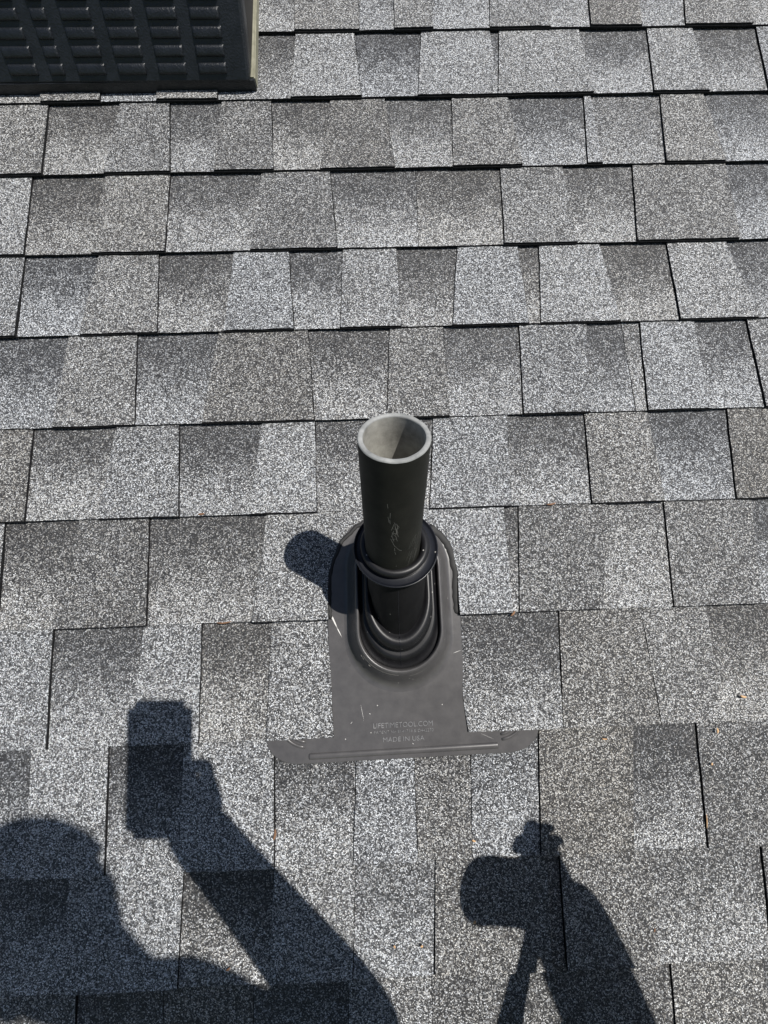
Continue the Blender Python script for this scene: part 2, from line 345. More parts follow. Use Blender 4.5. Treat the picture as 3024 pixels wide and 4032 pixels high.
# ---------------------------------------------------------------- pipe flashing
FU = 8.4      # its centre line stands a little right of the pipe
def loop(cu, hw, vf, vb, wf, wb, rf=None, rb=None, K=28):
    rf = rf or hw; rb = rb or hw
    cf, cb = vf + rf, vb - rb
    pts = []
    for i in range(K + 1):                       # front half, from +u side round the front to -u side
        th = -math.pi * i / K
        pts.append((cu + hw * math.cos(th), cf + rf * math.sin(th)))
    for i in range(K + 1):
        th = math.pi - math.pi * i / K
        pts.append((cu + hw * math.cos(th), cb + rb * math.sin(th)))
    return [(p[0], p[1], wf + (wb - wf) * (p[1] - vf) / (vb - vf)) for p in pts]
def loft(loops, cap=False):
    bm = bmesh.new(); rings = []
    for lp in loops:
        rings.append([bm.verts.new((p[0] / 1000, p[1] / 1000, p[2] / 1000)) for p in lp])
    k = len(rings[0])
    for a, c in zip(rings, rings[1:]):
        for i in range(k):
            j = (i + 1) % k
            bm.faces.new((a[i], a[j], c[j], c[i]))
    if cap: bm.faces.new(rings[-1])
    return bm

flash = roof_empty('pipe_flashing', 0, 0)
tag(flash, 'charcoal plastic pipe flashing with embossed lettering and black rubber boot', 'pipe flashing')
FW = 2.6      # height of the flange face
# flange: one flat sheet, rounded lower corners, lapped by the courses above
def rounded_flange():
    pts = []
    L0, R0, V0 = -169.5, 187.5, -198.5
    rc = 41
    for i in range(13):
        a = math.pi + math.pi / 2 * i / 12
        pts.append((L0 + rc + rc * math.cos(a), V0 + 32 + 32 * math.sin(a)))
    for i in range(13):
        a = 1.5 * math.pi + math.pi / 2 * i / 12
        pts.append((R0 - rc + rc * math.cos(a), V0 + 3.5 + 32 + 32 * math.sin(a)))
    pts += [(188, -150), (100, -142), (91.5, -118), (92.6, -78), (93.6, -20), (92.4, 0), (93.8, 41), (89.5, 68), (80, 88), (60, 108), (33, 122), (8, 126.5), (-12, 125), (-36, 118), (-52, 109), (-69.5, 90.5), (-82, 65), (-87.5, 42), (-88.5, -18), (-87, -71), (-86, -95), (-84, -142), (-170, -150)]
    return pts
bm = bmesh.new(); o = rounded_flange()
r = []
for (dw, ins) in ((0.0, 1.2), (-0.35, 0.35), (-0.9, 0.0), (-2.2, 0.0)):
    cxm, cym = 9, -40
    ring = []
    for (u, v_) in o:
        d = math.hypot(u - cxm, v_ - cym); f = (d - ins) / d
        ring.append(bm.verts.new(((cxm + (u - cxm) * f) / 1000, (cym + (v_ - cym) * f) / 1000, (FW + dw) / 1000)))
    r.append(ring)
for a, c in zip(r, r[1:]):
    for i in range(len(a)):
        j = (i + 1) % len(a); bm.faces.new((a[i], a[j], c[j], c[i]))
for tri in tessellate_polygon([[Vector((p[0], p[1], 0)) for p in o]]): bm.faces.new([r[0][i] for i in tri])
flange = mesh_obj('base_flange', bm, M['flash'], flash)

def hump(hw, vf, vb, w): return loop(FU, hw, vf, vb, FW + w, FW + w, hw * 0.98, hw)
prof = [(74, -115, 124, 0.05), (72, -112.5, 122, 0.4), (70, -109.5, 120, 1.2), (68, -106, 118, 3.0), (66, -102.5, 116, 5.8), (64, -99.5, 114, 9.8), (62.2, -96.5, 112, 14.5),
        (60.6, -93.5, 110, 19.5), (59.0, -90.5, 108, 24.5), (57.6, -87.6, 106, 28.8), (56.4, -85.4, 105, 31.6), (55.2, -83.8, 104, 33.2), (54.0, -82.5, 103, 33.6), (52.8, -81.4, 102, 33.0), (52.2, -80.8, 101.4, 31), (52.0, -80.6, 101, 22)]
hump_o = mesh_obj('raised_hump', loft([hump(*p) for p in prof]), M['flash'], flash, smooth=True)

# rubber boot: folded bellows climbing to the neck under the collar
def bl(cu, hw, vf, vb, wf, wb, rf=None):
    k = min(1.0, max(0.0, (vf + 80) / 45))             # the inner folds are drawn out to a longer nose
    return loop(cu, hw, vf, vb, FW + wf, FW + wb, hw * (1.0 + 0.62 * k), hw)
boot_prof = [(8.3, 51.8, -80.4, 101, 24, 24), (8.3, 51.2, -79.5, 100, 24.5, 25), (8.2, 50.3, -77.0, 99, 25.0, 25), (8.2, 49.2, -73.6, 98, 26.0, 25.5), (8.1, 48.2, -70.6, 97, 30.0, 27),
             (8.0, 47.0, -68.2, 96, 33.8, 29), (7.9, 46.0, -65.2, 95.5, 35.8, 30), (7.8, 45.0, -61.5, 95, 36.4, 30.5), (7.7, 44.2, -58.8, 95, 35.6, 30.5), (7.6, 43.8, -57.0, 95, 36.0, 31.5),
             (7.5, 43.8, -56.2, 95, 40.5, 34), (7.4, 43.5, -55.0, 94.8, 45.0, 36), (7.2, 42.6, -52.2, 94, 49.6, 38), (7.0, 41.2, -48.4, 93, 52.8, 39.5), (6.9, 39.4, -44.6, 92, 54.0, 40.2),
             (6.8, 37.6, -41.0, 91, 53.4, 40.2), (6.7, 36.0, -38.2, 90, 51.4, 39.5), (6.6, 34.8, -36.4, 89, 49.0, 38.5), (6.5, 34.2, -35.2, 89, 48.2, 38.5),
             (6.4, 33.9, -33.4, 89.5, 50.0, 40), (6.0, 34.6, -24.0, 91, 64, 46), (5.4, 36.2, -10.0, 95, 84, 56), (4.8, 38.2, 6.0, 99, 104, 68), (4.3, 40.2, 20.0, 104, 118, 82), (4.0, 40.5, 26, 106, 124, 92)]
boot = mesh_obj('rubber_boot', loft([bl(*p) for p in boot_prof[:19]]), M['rubber'], flash, smooth=True)
mesh_obj('boot_sleeve', loft([bl(*p) for p in boot_prof[18:]]), M['sleeve'], boot, smooth=True)

# collar: wide flat lip and fat bead round the pipe, tipped a little off square
TILT = math.radians(18)
def tilted(cu, cv, cw, R, dz, tilt=TILT, K=57):
    pts = []
    for i in range(58):
        a = -2 * math.pi * i / 58
        x, y, z = R * math.cos(a), R * math.sin(a), dz
        pts.append((cu + x, cv + y * math.cos(tilt) + z * math.sin(tilt), cw - y * math.sin(tilt) + z * math.cos(tilt)))
    return pts
CC = (3.6, 69.0, 121.0)
lip = [(38.5, -7), (42, -3.4), (46.3, -2.4), (47.2, -1.7), (47.5, -0.9), (47.2, -0.1), (46.5, 0.2), (45.8, -0.2), (45.2, -1.2), (43.5, -1.7), (40.5, -1.9), (38.0, -2.0), (35, -1.5)]
mesh_obj('collar_lip', loft([tilted(*CC, R, dz) for R, dz in lip]), M['collar'], flash, smooth=True)
bead = [(38.0, -3.5)] + [(34.0 + 4.9 * math.cos(a), 2.6 + 4.9 * math.sin(a)) for a in [math.radians(x) for x in range(-35, 216, 18)]] + [(29.8, 0.5), (29.7, -12)]
mesh_obj('collar_bead', loft([tilted(CC[0] - 1.2, CC[1] + 1.0, CC[2], R, dz, math.radians(21)) for R, dz in bead]), M['rubber'], flash, smooth=True)

# mould seam and nub down the front of the boot
def strip(pts, half, hgt, name, mat, parent, base=0.0, smooth=True):
    """a rounded raised rib along a line of (u, v, w) points"""
    bm = bmesh.new(); rings = []
    for i, p in enumerate(pts):
        a = Vector(pts[max(i - 1, 0)]); c = Vector(pts[min(i + 1, len(pts) - 1)])
        t = (c - a).normalized(); up = Vector((0, 0, 1)); s = t.cross(up).normalized(); up = s.cross(t)
        k = 0.25 if i in (0, len(pts) - 1) else 1.0
        ring = []
        for j in range(9):
            an = math.pi * j / 8
            q = Vector(p) + s * (half * math.cos(an) * (0.75 if k < 1 else 1)) + up * (hgt * math.sin(an) * k + base)
            ring.append(bm.verts.new(q / 1000))
        rings.append(ring)
    for a, c in zip(rings, rings[1:]):
        for j in range(8): bm.faces.new((a[j], a[j + 1], c[j + 1], c[j]))
    for e in (rings[0], rings[-1]): bm.faces.new(e)
    return mesh_obj(name, bm, mat, parent, smooth=smooth)
seam = [(p[0], p[2], FW + p[4]) for p in boot_prof[2:]]
strip(seam, 0.35, 0.28, 'mould_seam', M['collar'], boot)
strip([(6.7, -37.2, FW + 50.4), (6.7, -40, FW + 52.2), (6.8, -43.5, FW + 52.8), (6.9, -46.5, FW + 52.4)], 1.3, 1.3, 'moulding_nub', M['rubber'], boot)

# pressed ribs of the flange
def flat_rib(pts, half, hgt, name): return strip([(a, c, FW - 0.05) for a, c in pts], half, hgt, name, M['flash'], flange)
flat_rib([(-114.6, -189.6), (-113.2, -189.6)] + [(-112 + i * 24.2, -189.5 + i * 0.42) for i in range(11)] + [(131.2, -185.3), (132.6, -185.3)], 3.9, 2.7, 'long_rib')
for c0, sg in ((-168, 1), (186, -1)):
    for off in (0.0, 7.0):
        pts = []
        for i in range(10):
            a = math.radians(200 + 62 * i / 9) if sg > 0 else math.radians(340 - 62 * i / 9)
            rr = 31 - off
            pts.append((c0 + sg * 54 + rr * math.cos(a) * 1.15, -150 + rr * math.sin(a) * 0.92))
        flat_rib(pts, 2.1, 1.9, 'corner_rib')

def lettering(text, u, v_, size, name, width):
    cu = bpy.data.curves.new(name, 'FONT'); cu.body = text; cu.size = size / 1000; cu.align_x = 'CENTER'; cu.align_y = 'CENTER'
    cu.extrude = 0.0005; cu.bevel_depth = 0.00012; cu.bevel_resolution = 1; cu.offset = -0.00016; cu.resolution_u = 4
    t = bpy.data.objects.new('tmp', cu); COL.objects.link(t)
    bpy.context.view_layer.update()
    me = bpy.data.meshes.new_from_object(t.evaluated_get(bpy.context.evaluated_depsgraph_get()))
    bpy.data.objects.remove(t); bpy.data.curves.remove(cu)
    xs = [x.co.x for x in me.vertices]; k = (width / 1000) / (max(xs) - min(xs))
    for x in me.vertices: x.co.x *= k
    me.materials.clear(); me.materials.append(M['letter']); me.name = name
    o = link(name, me, flange, (u / 1000, v_ / 1000, (FW + 0.12) / 1000), (0, 0, math.radians(0.6)))
    return o
lettering('LIFETIMETOOL.COM', 8.8, -155.6, 9.0, 'embossed_lettering', 78)
lettering('PATENT No 8141714 & D442270', 9.2, -163.6, 5.2, 'embossed_lettering', 78)
lettering('MADE IN USA', 8.6, -173.0, 8.2, 'embossed_lettering', 54)

# scratches in the plastic
def sliver(bm, a, c, wdt):
    a, c = Vector(a), Vector(c); t = (c - a).normalized(); s = Vector((t.y, -t.x, 0)); s = s.normalized() * wdt / 2
    q = [a, (a * 2 + c) / 3 + s, (a + c * 2) / 3 + s * 0.8, c, (a + c * 2) / 3 - s * 0.7, (a * 2 + c) / 3 - s]
    bm.faces.new([bm.verts.new(x / 1000) for x in q])
bm = bmesh.new()
zf = FW + 0.12
for a, c, w_ in (((-85, -8, zf), (-74, -32, zf), 2.2), ((-77, -26, zf), (-69, -42, zf), 1.1), ((80, -68, zf), (92, -64, zf), 0.5), ((-46, -128, zf), (-42, -150, zf), 0.35),
                 ((-60, -152, zf), (-57, -149, zf), 0.5), ((20, -178, zf), (22, -180, zf), 0.5), ((-35, -140, zf), (-33, -141, zf), 0.7), ((110, -170, zf), (128, -178, zf), 0.25)):
    sliver(bm, a, c, w_)
tag(mesh_obj('scratch_marks', bm, M['bright_scratch'], flash), kind='stuff')
bm = bmesh.new()          # curved scratch low on the hump
def hump_pt(th, k):       # k indexes the profile
    hw, vf, vb, w = prof[k]; rf = hw * 0.98
    return (FU + hw * math.cos(th), vf + rf + rf * math.sin(th), FW + w + 0.25)
for (a0, a1, k, w_) in ((-2.55, -1.65, 9, 0.5), (-1.40, -0.98, 8, 0.35), (-2.62, -2.5, 8, 0.9), (-2.35, -2.30, 8, 1.6)):
    for i in range(10):
        t0, t1 = a0 + (a1 - a0) * i / 10, a0 + (a1 - a0) * (i + 1.15) / 10
        p, q = Vector(hump_pt(t0, k)), Vector(hump_pt(t1, k)); up = Vector((0, 0, 1)) * w_ * 0.5 + (p - Vector((FU, -30, p.z))).normalized() * w_ * 0.3
        bm.faces.new([bm.verts.new(x / 1000) for x in (p, q, q + up, p + up)])
tag(mesh_obj('scratch_marks', bm, M['scratch'], hump_o), kind='stuff')

# ---------------------------------------------------------------- vent pipe (plumb, not square to the roof)
PR, PB, PL = 30.15, 25.6, 302.7
pipe = link('vent_pipe', None, None, (0, 0, 0)); pipe.rotation_euler = (0, 0, 0)
tag(pipe, 'short dark plastic plumbing vent pipe with open weathered grey rim', 'vent pipe')
SEG = 72
def pring(bm, R, z, wob=0.0):
    return [bm.verts.new((R * math.cos(2 * math.pi * i / SEG) / 1000, R * math.sin(2 * math.pi * i / SEG) / 1000, (z + wob * math.sin(i * 0.9) * math.cos(i * 0.37)) / 1000)) for i in range(SEG)]
def ploft(rings, bm):
    for a, c in zip(rings, rings[1:]):
        for i in range(SEG):
            j = (i + 1) % SEG; bm.faces.new((a[i], a[j], c[j], c[i]))
bm = bmesh.new(); ploft([pring(bm, PR, -60), pring(bm, PR, 100), pring(bm, PR, 200), pring(bm, PR, PL - 1.4, 0.2)], bm)
body = mesh_obj('outer_wall', bm, M['pipe'], pipe, smooth=True)
bm = bmesh.new(); ploft([pring(bm, PR, PL - 1.4, 0.2), pring(bm, PR - 0.35, PL - 0.4, 0.2), pring(bm, PR - 1.1, PL, 0.2), pring(bm, PB + 0.9, PL, 0.2), pring(bm, PB + 0.2, PL - 0.5, 0.2), pring(bm, PB, PL - 1.5, 0.2)], bm)
mesh_obj('rim', bm, M['pipe_worn'], pipe, smooth=True)
bm = bmesh.new(); ploft([pring(bm, PB, PL - 1.5, 0.2), pring(bm, PB, PL - 80), pring(bm, PB, PL - 200), pring(bm, PB, -60)], bm)
mesh_obj('bore', bm, M['pipe_bore'], pipe, smooth=True)
# knife scratches on the side that faces down the slope: (angle deg from straight down-slope, height) pairs
SCR = [(-1, 226, 2, 222), (-1, 224, -6, 214), (0, 222, 3, 212), (3, 224, 6, 216), (1, 219, 6, 209), (-2, 213, -6, 203), (3, 212, 7, 203), (-5, 205, -1, 196), (-3, 208, 2, 204), (2, 205, 5, 196),
       (-9, 230, -8, 224), (-8, 240, -8.5, 232), (-12, 234, -10, 226), (-7, 200, 0, 188), (0, 188, 9, 180), (9, 180, 14, 178), (0, 184, 1, 179), (1, 177, 3, 172), (4, 222, 8, 218), (5, 218, 2, 206),
       (-4, 217, 5, 214), (-5, 210, 4, 208), (-4, 199, 3, 200), (-13, 252, -12, 246)]
SCR2 = []
for i in range(26):
    a = 33 + rnd.uniform(0, 24); h_ = rnd.uniform(160, 196); l_ = rnd.uniform(8, 18)
    SCR2.append((a, h_, a - rnd.uniform(4, 10), h_ - l_))
def pipe_scratches(rows, wdt, mat):
    bm = bmesh.new()
    for (a0, h0, a1, h1) in rows:
        for i in range(4):
            f0, f1 = i / 4, (i + 1) / 4
            q = []
            for f, s in ((f0, -1), (f1, -1), (f1, 1), (f0, 1)):
                a = math.radians(-90 + a0 + (a1 - a0) * f + s * wdt); h_ = h0 + (h1 - h0) * f
                k = wdt and 1
                q.append(bm.verts.new(((PR + 0.08) * math.cos(a) / 1000, (PR + 0.08) * math.sin(a) / 1000, (h_ + (0.22 * s if abs(h1 - h0) < 3 else 0)) / 1000)))
            bm.faces.new(q)
    return tag(mesh_obj('scratch_marks', bm, mat, pipe), kind='stuff')
pipe_scratches(SCR, 0.34, M['scratch']); pipe_scratches(SCR2, 0.22, M['scratch_faint'])
pipe_scratches([(16, 140, 20, 138.5), (18, 138.6, 22, 137.6), (-3, 141, 2, 143), (4, 150, 5, 149)], 0.5, M['scratch'])

# ---------------------------------------------------------------- louvred roof vent
vent = roof_empty('roof_vent', -196, 845, 4)
tag(vent, 'black plastic box roof vent with rows of pressed louvres', 'roof vent')
VW = 616.0
dn = Vector((-0.08, -0.566, -0.82)).normalized(); hh = Vector((1, -0.009, 0)).normalized()
F0 = Vector((-6.7, 8.2, 14.0))                       # lower right corner of the louvred face
fn = hh.cross(-dn).normalized()
def FP(a, c, k=0.0): return (F0 + hh * a - dn * c + fn * k) / 1000
def quadgrid(bm, rows):
    vs_ = [[bm.verts.new(p) for p in r_] for r_ in rows]
    for a, c in zip(vs_, vs_[1:]):
        for i in range(len(a) - 1): bm.faces.new((a[i], a[i + 1], c[i + 1], c[i]))
    return vs_
FH = 150.0
bm = bmesh.new()                                      # hood: rolled edges, face, sides, sloping top
def hood_ring(c, k, rad):
    return c, k
secs = []
for (c, k, ins) in ((-1.5, -16, 2.0), (-1.5, -5, 1.2), (-0.5, -1.5, 0.6), (2.0, 0, 0), (FH - 8, 0, 0), (FH - 2, -2.5, 0), (FH, -8, 0)):
    secs.append([FP(-ins * 0.5, c, k - 26), FP(-ins * 0.5, c, k - 8), FP(-1.5 - ins, c, k - 2.5), FP(-5 - ins, c, k), FP(-VW + 5 + ins, c, k), FP(-VW + 1.5 + ins, c, k - 2.5), FP(-VW + ins * 0.5, c, k - 8), FP(-VW + ins * 0.5, c, k - 26)])
quadgrid(bm, secs)
topf = secs[-1]
back = [Vector((p[0], 0.47 + 0 * p[1], 0.10)) for p in topf]
quadgrid(bm, [topf, back])
mesh_obj('hood', bm, M['vent'], vent, smooth=False)
for sx in (0, 1):                                      # side walls of the hood
    bm = bmesh.new()
    pa, pb = FP(-0.3 if sx == 0 else -VW + 0.3, -1.5, -26), FP(-0.3 if sx == 0 else -VW + 0.3, FH, -30)
    rows_ = []
    for i in range(9):
        f = i / 8
        p = pa.lerp(pb, f)
        bulge = 0.004 * math.sin(math.pi * f) * (1 if sx == 0 else -1)
        rows_.append([p, Vector((p.x + bulge, p.y + (0.47 - p.y) * 0.5, pa.z + (0.10 - pa.z) * f * 0.5 + (p.z - pa.z) * 0.5)), Vector((p.x, 0.47, pa.z + (0.10 - pa.z) * f))])
    quadgrid(bm, rows_)
    mesh_obj('side_wall', bm, M['vent_side'], vent)
bm = bmesh.new()                                      # base skirt on the shingles
bmesh.ops.create_cube(bm, size=1.0)
for x in bm.verts: x.co = Vector(((x.co.x - 0.5) * (VW + 6) / 1000 + 0.0010, (x.co.y + 0.5) * 0.455 + 0.015, (x.co.z + 0.5) * 0.018 - 0.004))
bmesh.ops.bevel(bm, geom=bm.edges[:] , offset=0.002, segments=2, affect='EDGES')
mesh_obj('base_skirt', bm, M['vent_base'], vent)
bm = bmesh.new(); bmesh.ops.create_cube(bm, size=1.0)    # screen wall set back under the hood
for x in bm.verts: x.co = Vector(((x.co.x - 0.5) * (VW + 2) / 1000 - 0.0, x.co.y * 0.004 + 0.0125, (x.co.z + 0.5) * 0.0165 - 0.003))
mesh_obj('front_skirt', bm, M['vent'], vent)
# louvres: 4 full columns, a narrow one in the middle, 4 full columns
def louvre_mesh(w_):
    bm = bmesh.new()
    # (height up the face, relief) profile of one pressed louvre: steep lip at the bottom, long slope above
    prof_ = [(0.0, -0.6), (0.5, 2.2), (1.4, 3.2), (3.0, 3.6), (9.4, 3.4), (11.4, 2.7), (12.8, 1.2), (13.6, -0.6)]
    cols = [0.0, 0.5, 1.8, 4.5, w_ - 4.5, w_ - 1.8, w_ - 0.5, w_]
    fall = [0.0, 0.6, 0.92, 1.0, 1.0, 0.92, 0.6, 0.0]
    rows_ = []
    for (c, k) in prof_:
        rows_.append([(hh * a - dn * c + fn * (k * f if k > 0 else k)) / 1000 for a, f in zip(cols, fall)])
    quadgrid(bm, rows_)
    bmesh.ops.recalc_face_normals(bm, faces=bm.faces[:])
    me = bpy.data.meshes.new('louvre'); bm.to_mesh(me); bm.free(); me.materials.append(M['vent'])
    for p in me.polygons: p.use_smooth = True
    return me
full, narrow = louvre_mesh(45.0), louvre_mesh(23.0)
cols = [(-80.6 - 65.0 * i, full) for i in range(4)] + [(-320, narrow)] + [(-385 - 65.0 * i, full) for i in range(4)]
for r_ in range(7):
    for a, me in cols:
        link('louvre', me, vent, FP(a, 8.4 + r_ * 19.3, 0.0))

# ---------------------------------------------------------------- bits of plant litter
def husk(name, u, v_, l_, wdt, ang, mat, label, cat, w0=4.0, curl=0.3):
    e = roof_empty(name, u, v_, w0, ang)
    bpy.data.objects.remove(e)
    bm = bmesh.new(); K = 7; rings = []
    for i in range(K):
        f = i / (K - 1); s = math.sin(math.pi * (0.08 + 0.84 * f)) ** 0.8
        ring = []
        for j in range(6):
            a = 2 * math.pi * j / 6
            ring.append(bm.verts.new(((f - 0.5) * l_ / 1000, (wdt / 2 * s * math.cos(a) + curl * l_ * (f - 0.5) ** 2) / 1000, (wdt * 0.3 * s * math.sin(a) + wdt * 0.25) / 1000)))
        rings.append(ring)
    for a, c in zip(rings, rings[1:]):
        for j in range(6): bm.faces.new((a[j], a[(j + 1) % 6], c[(j + 1) % 6], c[j]))
    bm.faces.new(rings[0]); bm.faces.new(rings[-1])
    o = mesh_obj(name, bm, M[mat], None, RW(u, v_, w0), smooth=True)
    o.rotation_euler = (Matrix.Rotation(PITCH, 3, 'X') @ Matrix.Rotation(ang, 3, 'Z')).to_euler()
    tag(o, label, cat, 'plant litter on the shingles'); return o
husk('seed_husk', 92, -295, 5, 2.6, -0.4, 'seed', 'pale tan seed husk left of the knuckle-shaped shadow at lower right', 'seed')
husk('seed_husk', 87, -384, 4, 3.4, 0.9, 'seed', 'bright orange seed at the lower left edge of the rounded shadow at right', 'seed')
husk('seed_husk', 144, -428, 5, 3, 1.3, 'seed', 'orange seed just left of the small lit triangle inside the right shadow', 'seed', 3)
husk('seed_husk', 21, -407, 3.4, 2.8, 0.2, 'seed', 'right one of two tiny orange seeds side by side at bottom centre', 'seed')
husk('seed_husk', -12, -406, 3.4, 2.6, 2.0, 'seed', 'left one of two tiny orange seeds side by side at bottom centre', 'seed')
husk('seed_husk', 422, -178, 7, 3.2, 1.5, 'seed', 'orange star-like seed husk near the right edge beside a dark tab joint', 'seed', 3.5)
husk('seed_husk', 462, -137, 8, 3.4, -0.25, 'seed', 'long peach coloured husk near the right edge above the star-like husk', 'seed', 5)
husk('seed_husk', 408, -218, 3.6, 3, 1.0, 'seed', 'small pinkish seed below the star-like husk near the right edge', 'seed', 3.5)
husk('seed_husk', 272, -183, 7, 2, -0.1, 'seed', 'thin pale husk lying right of the flashing below the cut shingle', 'seed', 3)
husk('seed_husk', 307, -402, 5, 1.8, 1.2, 'leaf', 'dull brown husk right of the large arm shadow at lower right', 'husk', 4)
husk('plant_stem', 390, -284, 17, 1.3, 1.45, 'seed', 'thin tan stem standing along a dark tab joint at lower right', 'stem', 5, 0.08)
husk('leaf_fragment', -157, -278, 13, 3.5, 1.4, 'leaf', 'small brown leaf sliver below the left end of the flashing', 'leaf', 4)
husk('leaf_fragment', -212, -421, 6, 3, 0.5, 'leaf', 'brown leaf crumb between the head shadow and the arm shadow', 'leaf', 4)
husk('leaf_fragment', -264, 133, 9, 3.4, 0.1, 'leaf', 'brown leaf fragment caught under a shingle edge left of the pipe', 'leaf', 2)
husk('leaf_fragment', -228, -17.5, 20, 2.4, 0.05, 'leaf', 'long brown leaf strip along a shingle edge left of the flashing', 'leaf', 3)
husk('leaf_fragment', 233, 131, 14, 3, 0.15, 'leaf', 'dark reddish leaf fragment on a shingle edge right of the pipe', 'leaf', 2)
husk('leaf_fragment', 165, -19, 9, 3.4, 0.8, 'leaf', 'reddish brown leaf bits in the joint just right of the flashing', 'leaf', 4)

# ---------------------------------------------------------------- black strip standing in for the cut edge's shade along the arch
def arch_shade(path, half, label):
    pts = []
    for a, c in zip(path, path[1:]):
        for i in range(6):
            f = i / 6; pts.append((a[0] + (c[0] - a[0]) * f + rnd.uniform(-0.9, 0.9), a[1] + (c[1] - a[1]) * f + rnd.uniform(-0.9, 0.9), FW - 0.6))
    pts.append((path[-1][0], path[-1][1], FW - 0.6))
    return strip(pts, half, 2.6, 'arch_shade_strip', M['edge_shade'], flash)
arch_shade([(u - 2.4, v_) for u, v_ in ARCH_R], 5.4, '')
arch_shade([(u + 1.4, v_ - 1.0) for u, v_ in ARCH_L], 3.0, '')

# ---------------------------------------------------------------- the photographer, crouching down-slope of the frame
def skin_mesh(name, pts, edges, radii, mat, parent=None, sub=2, root=0):
    me = bpy.data.meshes.new(name + '_cage'); me.from_pydata([tuple(p) for p in pts], edges, []); me.update()
    o = bpy.data.objects.new('tmp', me); COL.objects.link(o)
    sk = o.modifiers.new('skin', 'SKIN'); sk.use_smooth_shade = True; sk.branch_smoothing = 0.6
    for i, r_ in enumerate(radii):
        sv = me.skin_vertices[0].data[i]
        sv.radius = (r_, r_) if not isinstance(r_, tuple) else r_
        sv.use_root = (i == root)
    ss = o.modifiers.new('sub', 'SUBSURF'); ss.levels = sub; ss.render_levels = sub
    bpy.context.view_layer.update()
    out = bpy.data.meshes.new_from_object(o.evaluated_get(bpy.context.evaluated_depsgraph_get()))
    bpy.data.objects.remove(o); bpy.data.meshes.remove(me)
    out.name = name; out.materials.clear(); out.materials.append(mat)
    for p in out.polygons: p.use_smooth = True
    return link(name, out, parent)
def CW(x, y, z):                                   # phone-centred frame in mm -> world
    return mw @ Vector((x / 1000, y / 1000, z / 1000))
W3 = lambda *a: Vector(a)

HEAD, NECK = RW(64, -76, 1106), RW(170, -250, 930)
PELV = W3(0.215, -0.93, 0.20); SPINE = (PELV + NECK) / 2 + W3(0, -0.03, 0.02)
LSH, RSH = RW(50, -330, 838), RW(352, -370, 800)
LEL, REL = RW(202, -365, 531), RW(500, -440, 500)
LWR, RWR = CW(52, -158, 30), RW(401, -273, 442)
LHIP, RHIP = PELV + W3(-0.10, 0.02, -0.02), PELV + W3(0.10, 0.02, -0.02)
LKN, RKN = RW(70, -438, 285), RW(345, -438, 285)
ground_z = lambda y: y * SP / CP
LAN, RAN = W3(0.07, -0.80, ground_z(-0.80) + 0.10), W3(0.38, -0.80, ground_z(-0.80) + 0.10)

person = link('person', None, None, (0.22, -0.84, ground_z(-0.84)))
tag(person, 'person crouching in knitted cap, shirt and jeans whose shadow falls across the bottom shingles', 'person')
def adopt(o):
    o.parent = person; o.matrix_parent_inverse = Matrix.Translation(-person.location); return o
# body: pelvis, spine, neck, head core, arms and legs as one surface
bp = [PELV, SPINE, NECK, NECK.lerp(HEAD, 0.45), HEAD, LSH, LEL, LWR, RSH, REL, RWR, LHIP, LKN, LAN, RHIP, RKN, RAN,
      LAN + W3(-0.01, 0.13, 0.045), RAN + W3(0.01, 0.13, 0.045)]
be = [(0, 1), (1, 2), (2, 3), (3, 4), (2, 5), (5, 6), (6, 7), (2, 8), (8, 9), (9, 10), (0, 11), (11, 12), (12, 13), (0, 14), (14, 15), (15, 16), (13, 17), (16, 18)]
br = [(0.13, 0.10), (0.125, 0.10), 0.07, 0.052, 0.07, 0.055, 0.040, 0.027, 0.055, 0.040, 0.028, 0.085, 0.055, 0.038, 0.085, 0.055, 0.038, 0.034, 0.034]
adopt(skin_mesh('body', bp, be, br, M['skin']))
sp_ = [PELV, SPINE, NECK, LSH, LEL, LEL.lerp(LWR, 0.55), LEL.lerp(LWR, 1.22), RSH, REL, REL.lerp(RWR, 0.5), REL.lerp(RWR, 1.25), NECK.lerp(HEAD, 0.55)]
adopt(skin_mesh('shirt', sp_, [(0, 1), (1, 2), (2, 3), (3, 4), (4, 5), (5, 6), (2, 7), (7, 8), (8, 9), (9, 10), (2, 11)], [(0.155, 0.125), (0.15, 0.125), 0.15, 0.10, 0.060, 0.044, 0.037, 0.09, 0.056, 0.052, 0.046, 0.12], M['cloth_shirt']))
adopt(skin_mesh('trousers', [PELV + W3(0, 0, 0.06), PELV, LHIP, LKN, LKN.lerp(LAN, 0.9), RHIP, RKN, RKN.lerp(RAN, 0.9)], [(0, 1), (1, 2), (2, 3), (3, 4), (1, 5), (5, 6), (6, 7)], [(0.145, 0.12), (0.15, 0.125), 0.105, 0.072, 0.062, 0.105, 0.072, 0.062], M['cloth_jeans']))
for an, sx in ((LAN, -1), (RAN, 1)):
    q = [an + W3(0, 0, 0.03), an + W3(0, -0.03, -0.055), an + W3(sx * 0.005, 0.05, -0.02), an + W3(sx * 0.01, 0.14, 0.045), an + W3(sx * 0.012, 0.2, 0.075)]
    adopt(skin_mesh('boot', q, [(0, 1), (0, 2), (2, 3), (3, 4)], [0.055, 0.042, 0.052, 0.046, 0.034], M['boot']))

